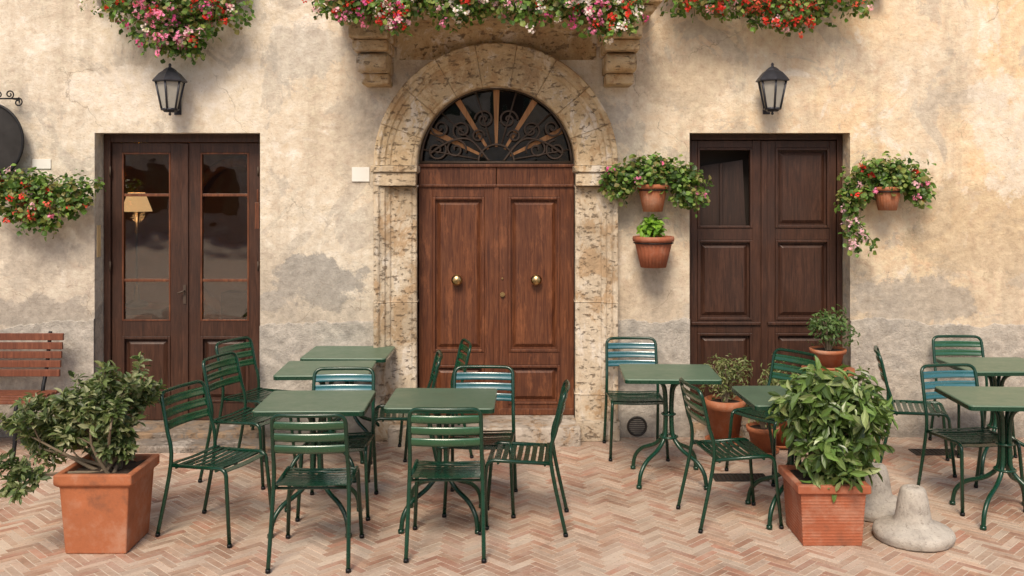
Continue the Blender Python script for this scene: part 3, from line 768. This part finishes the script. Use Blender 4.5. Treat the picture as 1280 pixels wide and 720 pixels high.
def trailing(parts,leaf=.048,nf=50,pals=(PINK,RED),st=(14,.25),parent=None,root=None,aspect=.92,hr=.028):
    E=parent
    PP=[];OO=[];mb=MB()
    for (cent,rad,K,n) in parts:
        P,O,cc=clumps(cent,rad,K,n,cr=.42); PP.append(P);OO.append(O)
        rt=root or (cent[0],cent[1]+rad[1]*.4,cent[2]-rad[2]*.2)
        for c in cc[::3]:
            r0=(rt[0]+(c[0]-rt[0])*.25,rt[1],rt[2]); mb.tube(smooth_path([r0,((r0[0]+c[0])/2,(r0[1]+c[1])/2,max(r0[2],c[2])+.02),tuple(c)],4),.0035,0,5)
        if st[0]:
            low=cc[cc[:,2]<=np.median(cc[:,2])+.02]; S,SO,paths=strands(low,st[0],st[1],.35)
            if len(S): PP.append(S);OO.append(SO)
            for p in paths:
                if len(p)>2: mb.tube(p,.0028,0,5)
    P=np.concatenate(PP);O=np.concatenate(OO)
    P[:,1]=np.minimum(P[:,1],-.02)
    mb.build('stems',[M_stem],E)
    leafmesh('foliage',P,O,leaf,aspect,GER,M_leaf,E)
    flowers(P,O,nf,list(pals),parent=E,hr=hr)
    return E
def boxplanter(E,x0,x1,y0,y1,z0,z1):
    b=MB(); b.box(x0,x1,y0,y1,z0,z1); b.build('planter_box',[M_terra],E,.01)
E=empty('geranium_window_box'); boxplanter(E,-3.45,-2.15,-.30,-.10,3.76,3.94)
trailing([((-2.78,-.25,3.60),(.82,.20,.25),58,24),((-2.72,-.26,3.36),(.42,.16,.25),34,22),((-2.66,-.25,3.22),(.20,.13,.14),10,18),((-2.34,-.25,3.50),(.36,.14,.20),18,20)],leaf=.042,nf=140,pals=(PINK,LPINK,MAG,RED,WHITE,PINK),st=(14,.12),parent=E)
E=empty('geranium_balcony_box'); boxplanter(E,AC-1.25,AC+1.2,-.86,-.68,3.58,3.76)
trailing([((AC-.66,-.80,3.46),(.74,.17,.17),54,24),((AC+.55,-.80,3.46),(.76,.17,.17),54,24),((AC-.05,-.80,3.50),(.6,.16,.13),32,22),((AC-1.1,-.76,3.45),(.28,.2,.15),14,20),((AC+.88,-.80,3.34),(.28,.14,.15),15,20),((AC-.75,-.80,3.35),(.3,.14,.10),11,18)],leaf=.042,nf=240,pals=(WHITE,LPINK,RED,PINK,PINK,WHITE,MAG,RED),st=(10,.15),parent=E)
E=empty('geranium_window_box'); boxplanter(E,1.15,2.65,-.30,-.10,3.76,3.92)
trailing([((1.60,-.28,3.60),(.62,.18,.17),44,22),((2.34,-.26,3.60),(.68,.18,.18),46,22),((2.15,-.28,3.44),(.38,.14,.12),15,18)],leaf=.042,nf=120,pals=(RED,CORAL,CORAL,RED,LPINK),st=(10,.13),parent=E)
def wallpot(E,x,y,z,r=.10,h=.19,mat=M_terra,flute=.05):
    p=MB(); P=[(0,0),(r*.62,0),(r*.80,h*.5),(r*.93,h*.84)]
    p.lathe(P,(x,y,z),72,0,True,flute,24); p.lathe([(r*.93,h*.82),(r*1.06,h*.84),(r*1.09,h*.92),(r*1.06,h),(r*.95,h),(r*.93,h*.9),(0,h*.9)],(x,y,z),48,0)
    p.tube([(x+r*1.02*math.cos(2*math.pi*i/24),y+r*1.02*math.sin(2*math.pi*i/24),z+h*.79) for i in range(24)],.005,1,6,True)
    p.tube([(x,y+r,z+h*.79),(x,0,z+h*.79)],.006,1,6); p.tube([(x,y+r*.9,z+h*.75),(x,0,z+h*.2)],.005,1,6)
    p.build('terracotta_pot',[mat,M_iron],E)
E=empty('hanging_geranium'); wallpot(E,-3.92,-.17,1.80)
trailing([((-3.95,-.2,2.05),(.42,.17,.19),50,20),((-3.54,-.2,2.02),(.28,.14,.16),22,20),((-3.86,-.22,1.86),(.32,.13,.17),28,20)],leaf=.042,nf=30,pals=(RED,CORAL,PINK,LPINK),st=(8,.12),parent=E,root=(-3.92,-.17,1.99))
E=empty('hanging_geranium'); wallpot(E,ex(815,154),-.20,1.87,.12,.22)
trailing([((1.12,-.16,2.19),(.42,.14,.10),46,22),((1.43,-.20,2.06),(.19,.12,.19),22,20),((.84,-.18,2.10),(.16,.12,.13),15,20),((1.12,-.27,2.16),(.22,.07,.05),8,16)],leaf=.042,nf=6,pals=(PINK,MAG),st=(4,.16),parent=E,root=(1.13,-.18,2.09))
E=empty('hanging_geranium'); wallpot(E,3.03,-.20,1.88,.11,.19)
trailing([((3.03,-.17,2.17),(.38,.15,.15),48,22),((2.77,-.18,1.98),(.17,.12,.20),22,20),((3.29,-.18,2.06),(.17,.12,.16),18,18),((3.03,-.28,2.11),(.2,.06,.05),7,16)],leaf=.042,nf=14,pals=(PINK,LPINK,RED),st=(3,.14),parent=E,root=(3.03,-.18,2.08))
S,SO,paths=strands(np.array([[2.72,-.2,1.85],[2.78,-.2,1.8],[2.70,-.2,1.75]]),8,.30,.25); leafmesh('foliage_trail',S,SO,.042,.9,GER,M_leaf,E)
flowers(S,SO,6,[PINK,LPINK],parent=E)
m=MB()
for p in paths: m.tube(p,.003,0,5)
m.build('trail_stems',[M_stem],E)
E=empty('hanging_basil_pot'); wallpot(E,ex(816,154),-.19,1.42,.155,.25,M_terra2,.07)
P,O,cc=clumps((1.14,-.19,1.745),(.13,.11,.08),18,14,cr=.45)
leafmesh('foliage',P,O,.055,.6,[(.18,.36,.03),(.25,.44,.05),(.13,.28,.03)],M_leaf,E,up=.8)
m=MB()
for c in cc: m.tube([(1.14,-.19,1.64),tuple(c)],.003,0,5)
m.build('stems',[M_stem],E)

def tub(E,x,y,w0,w1,h,mat,rib=False,rot=0):
    t=MB()
    def sq(wd,z): 
        q=wd/2; return [(x-q,y-q,z),(x+q,y-q,z),(x+q,y+q,z),(x-q,y+q,z)]
    lv=[(w0,0.0),(w0+(w1-w0)*.84,h*.84),(w1+.015,h*.85),(w1+.04,h*.87),(w1+.04,h*.985),(w1+.03,h),(w1-.035,h),(w1-.045,h*.90)]
    V=[]
    for wd,z in lv: V+=sq(wd,z)
    F=[(3,2,1,0)]
    for l in range(len(lv)-1):
        for q in range(4): F.append((l*4+q,l*4+(q+1)%4,l*4+4+(q+1)%4,l*4+4+q))
    t.add(V,F,0)
    if not rib:
        for sx in (-1,1):
            for sy in (-1,1): t.box(x+sx*(w0/2-.04)-.03,x+sx*(w0/2-.04)+.03,y+sy*(w0/2-.04)-.03,y+sy*(w0/2-.04)+.03,-.0,.02,0)
    t.build('terracotta_tub',[mat],E,.012,segs=3)
    if rib:
        t=MB()
        for i in range(15):
            z=h*(.05+.052*i); wd=w0+(w1-w0)*(z/h)+.004; q=wd/2
            t.box(x-q,x+q,y-q,y+q,z,z+h*.026,0)
        t.build('tub_ribs',[mat],E,.003,segs=1)
    s_=MB(); q=w1/2-.015; n=12;V=[(x-q+2*q*i/n,y-q+2*q*j/n,h*.91+random.uniform(0,.018)) for j in range(n+1) for i in range(n+1)]
    s_.add(V,[(j*(n+1)+i,j*(n+1)+i+1,(j+1)*(n+1)+i+1,(j+1)*(n+1)+i) for j in range(n) for i in range(n)],0,True); s_.build('soil',[M_soil],E)
E=empty('potted_shrub'); px,py=-2.35,-2.36
tub(E,px,py,.345,.40,.46,M_terra)
br=MB(); PP=[];OO=[]
def grow(p,d,ln,r,dep):
    p=Vector(p);d=Vector(d).normalized(); pts=[p.copy()]; n=5
    for i in range(n):
        d=(d+Vector((random.gauss(0,.13),random.gauss(0,.13),random.gauss(.02,.10)))).normalized(); p=p+d*ln/n; pts.append(p.copy())
    br.tube(pts,[r*(1-.55*i/n) for i in range(n+1)],0,6,cap=False)
    if dep<=1:
        for q in range(len(pts)):
            if dep==1 and q<3: continue
            for _ in range(6 if dep==0 else 3):
                o=Vector((random.gauss(0,1),random.gauss(0,1),random.gauss(.2,.8))).normalized(); PP.append(pts[q]+o*random.uniform(.004,.03)); OO.append((o+d*.8).normalized())
    if dep>0:
        for _ in range(3):
            q=random.randint(2,n); dd=(d+Vector((random.gauss(0,.6),random.gauss(0,.5),random.gauss(.02,.40)))).normalized()
            grow(pts[q],dd,ln*random.uniform(.40,.58),r*.5,dep-1)
for (dx,dy,dz,ln) in [(-.95,-.1,.42,.42),(-.75,.2,.75,.38),(-.45,-.3,.95,.37),(-.05,.1,1,.42),(.25,-.1,.95,.35),(.55,.15,.55,.24),(-.95,-.3,.22,.40),(-.5,.4,.8,.38),(.05,-.35,.95,.38),(-.9,.2,.5,.44),(.42,.3,.75,.30),(-.15,.2,1,.45),(-.7,-.2,.5,.38),(.12,.25,1,.43),(-.25,0,1,.42),(.3,0,.6,.22)]:
    grow((px+random.uniform(-.06,.06),py+random.uniform(-.06,.06),.41),(dx,dy,dz),ln,.013,2)
br.build('branches',[M_bark],E)
leafmesh('foliage',[tuple(p) for p in PP],[tuple(p) for p in OO],.055,.42,[(.12,.175,.06),(.17,.23,.08),(.085,.13,.04),(.25,.29,.13),(.34,.36,.20),(.065,.10,.035)],M_leaf,E,droop=-.05,up=.6)
E=empty('potted_laurel'); px,py=1.85,-2.24
tub(E,px,py,.34,.38,.36,M_terra2,True)
P1,O1,c1=clumps((1.91,-2.26,.76),(.32,.28,.28),62,28,cr=.34); P2,O2,c2=clumps((1.87,-2.34,.50),(.29,.22,.17),28,24,cr=.36); P3,O3,c3=clumps((1.75,-2.3,.90),(.18,.18,.15),14,18,cr=.4)
P=np.concatenate([P1,P2,P3]);O=np.concatenate([O1,O2,O3])
leafmesh('foliage',P,O,.094,.36,[(.11,.19,.045),(.15,.245,.06),(.08,.14,.03),(.20,.29,.09),(.055,.095,.025),(.26,.32,.13)],M_leafg,E,droop=.5,up=.5,fold=.25)
m=MB()
for c in np.concatenate([c1[::2],c2[::2],c3[::2]]): m.tube(smooth_path([(px+(c[0]-px)*.2,py+(c[1]-py)*.2,.33),(px+(c[0]-px)*.5,py+(c[1]-py)*.5,.35+(max(c[2],.5)-.35)*.7),tuple(c)],4),[.008-.0006*i for i in range(9)],0,6)
m.build('branches',[M_bark],E)
def smallpot(name,x,y,z,r,h,fc,fr,K,n,leaf,asp,pal,mat=M_terra):
    E=empty(name); p=MB(); p.lathe([(0,0),(r*.68,0),(r*.92,h*.78),(r*1.04,h*.79),(r*1.07,h),(r*.95,h),(r*.93,h*.9),(0,h*.9)],(x,y,z),36,0); p.lathe([(0,h*.905),(r*.9,h*.905)],(x,y,z),24,1)
    p.lathe([(0,-.0),(r*.95,0),(r*1.05,.022),(r*.98,.022),(r*.9,.006)],(x,y,z-.004),36,0)
    p.build('terracotta_pot',[mat,M_soil],E)
    P,O,cc=clumps(fc,fr,K,n,cr=.42); m=MB()
    for c in cc: m.tube(smooth_path([(x+(c[0]-x)*.1,y+(c[1]-y)*.1,z+h*.85),(x+(c[0]-x)*.4,y+(c[1]-y)*.4,(z+h+c[2])/2),tuple(c)],4),.004,0,5)
    m.build('stems',[M_bark],E); leafmesh('foliage',P,O,leaf,asp,pal,M_leaf,E)
OLV=[(.17,.22,.07),(.25,.29,.11),(.12,.16,.05),(.32,.33,.15)]
DG=[(.07,.13,.035),(.11,.19,.055),(.16,.25,.08)]
smallpot('potted_herb',1.72,-.20,.02,.155,.34,(1.72,-.22,.56),(.27,.17,.18),34,20,.042,.3,OLV)
smallpot('potted_herb',2.14,-.28,.02,.15,.30,(2.14,-.30,.52),(.20,.17,.20),24,20,.045,.35,OLV)
p=MB(); p.lathe([(0,0),(.15,0),(.16,.03),(.13,.06),(.155,.5),(.19,.56),(.205,.58),(.205,.62),(.0,.62)],(2.53,-.26,.0),40,0); p.build('terracotta_pedestal',[M_terra])
smallpot('potted_rosebush',2.53,-.26,.625,.135,.15,(2.54,-.28,.95),(.23,.18,.17),32,18,.045,.5,DG)
smallpot('potted_herb',1.96,-.45,.004,.12,.20,(1.96,-.46,.34),(.17,.14,.12),18,18,.04,.4,OLV)
def base(x,y,sc,rot):
    m=MB(); P=[(0,0),(.20,0),(.228,.02),(.232,.045),(.215,.07),(.16,.09),(.115,.11),(.100,.15),(.090,.22),(.075,.285),(.064,.305),(.05,.312),(.028,.308),(.026,.24),(0,.24)]
    prof=smooth_path([(a_,0,b_) for a_,b_ in P],3); prof=[(max(p.x,0)*sc,p.z*sc) for p in prof]
    m.lathe(prof,(0,0,0),56,0,rough=.012); ob=m.build('parasol_base',[M_conc],loc=(x,y,.002)); ob.rotation_euler=(0,0,rot)
base(2.36,-2.30,.98,0); base(2.31,-1.84,.98,1)

# ------------------------------------------------------------ camera & light
cam=bpy.data.cameras.new('camera'); co=bpy.data.objects.new('camera',cam); scene.collection.objects.link(co)
co.location=(0,-7.95,2.08); co.rotation_euler=(math.radians(90),0,0); cam.sensor_width=36; cam.lens=33.75; cam.shift_y=-.1; cam.clip_end=1000; cam.clip_start=.05
scene.camera=co
D=Vector((-.12,-.70,.76)).normalized()
sl=bpy.data.lights.new('sun','SUN'); so=bpy.data.objects.new('sun',sl); scene.collection.objects.link(so)
sl.energy=3.1; sl.angle=math.radians(20); sl.color=(1,.86,.69); so.rotation_euler=D.to_track_quat('Z','Y').to_euler()
wd=bpy.data.worlds.new('World'); scene.world=wd; wd.use_nodes=True; nt=wd.node_tree
sky=nt.nodes.new('ShaderNodeTexSky'); sky.sky_type='NISHITA'; sky.sun_disc=False; sky.sun_elevation=math.asin(D.z); sky.sun_rotation=math.atan2(D.x,D.y); sky.dust_density=3; sky.air_density=1
nt.links.new(sky.outputs[0],nt.nodes['Background'].inputs[0]); nt.nodes['Background'].inputs[1].default_value=.14
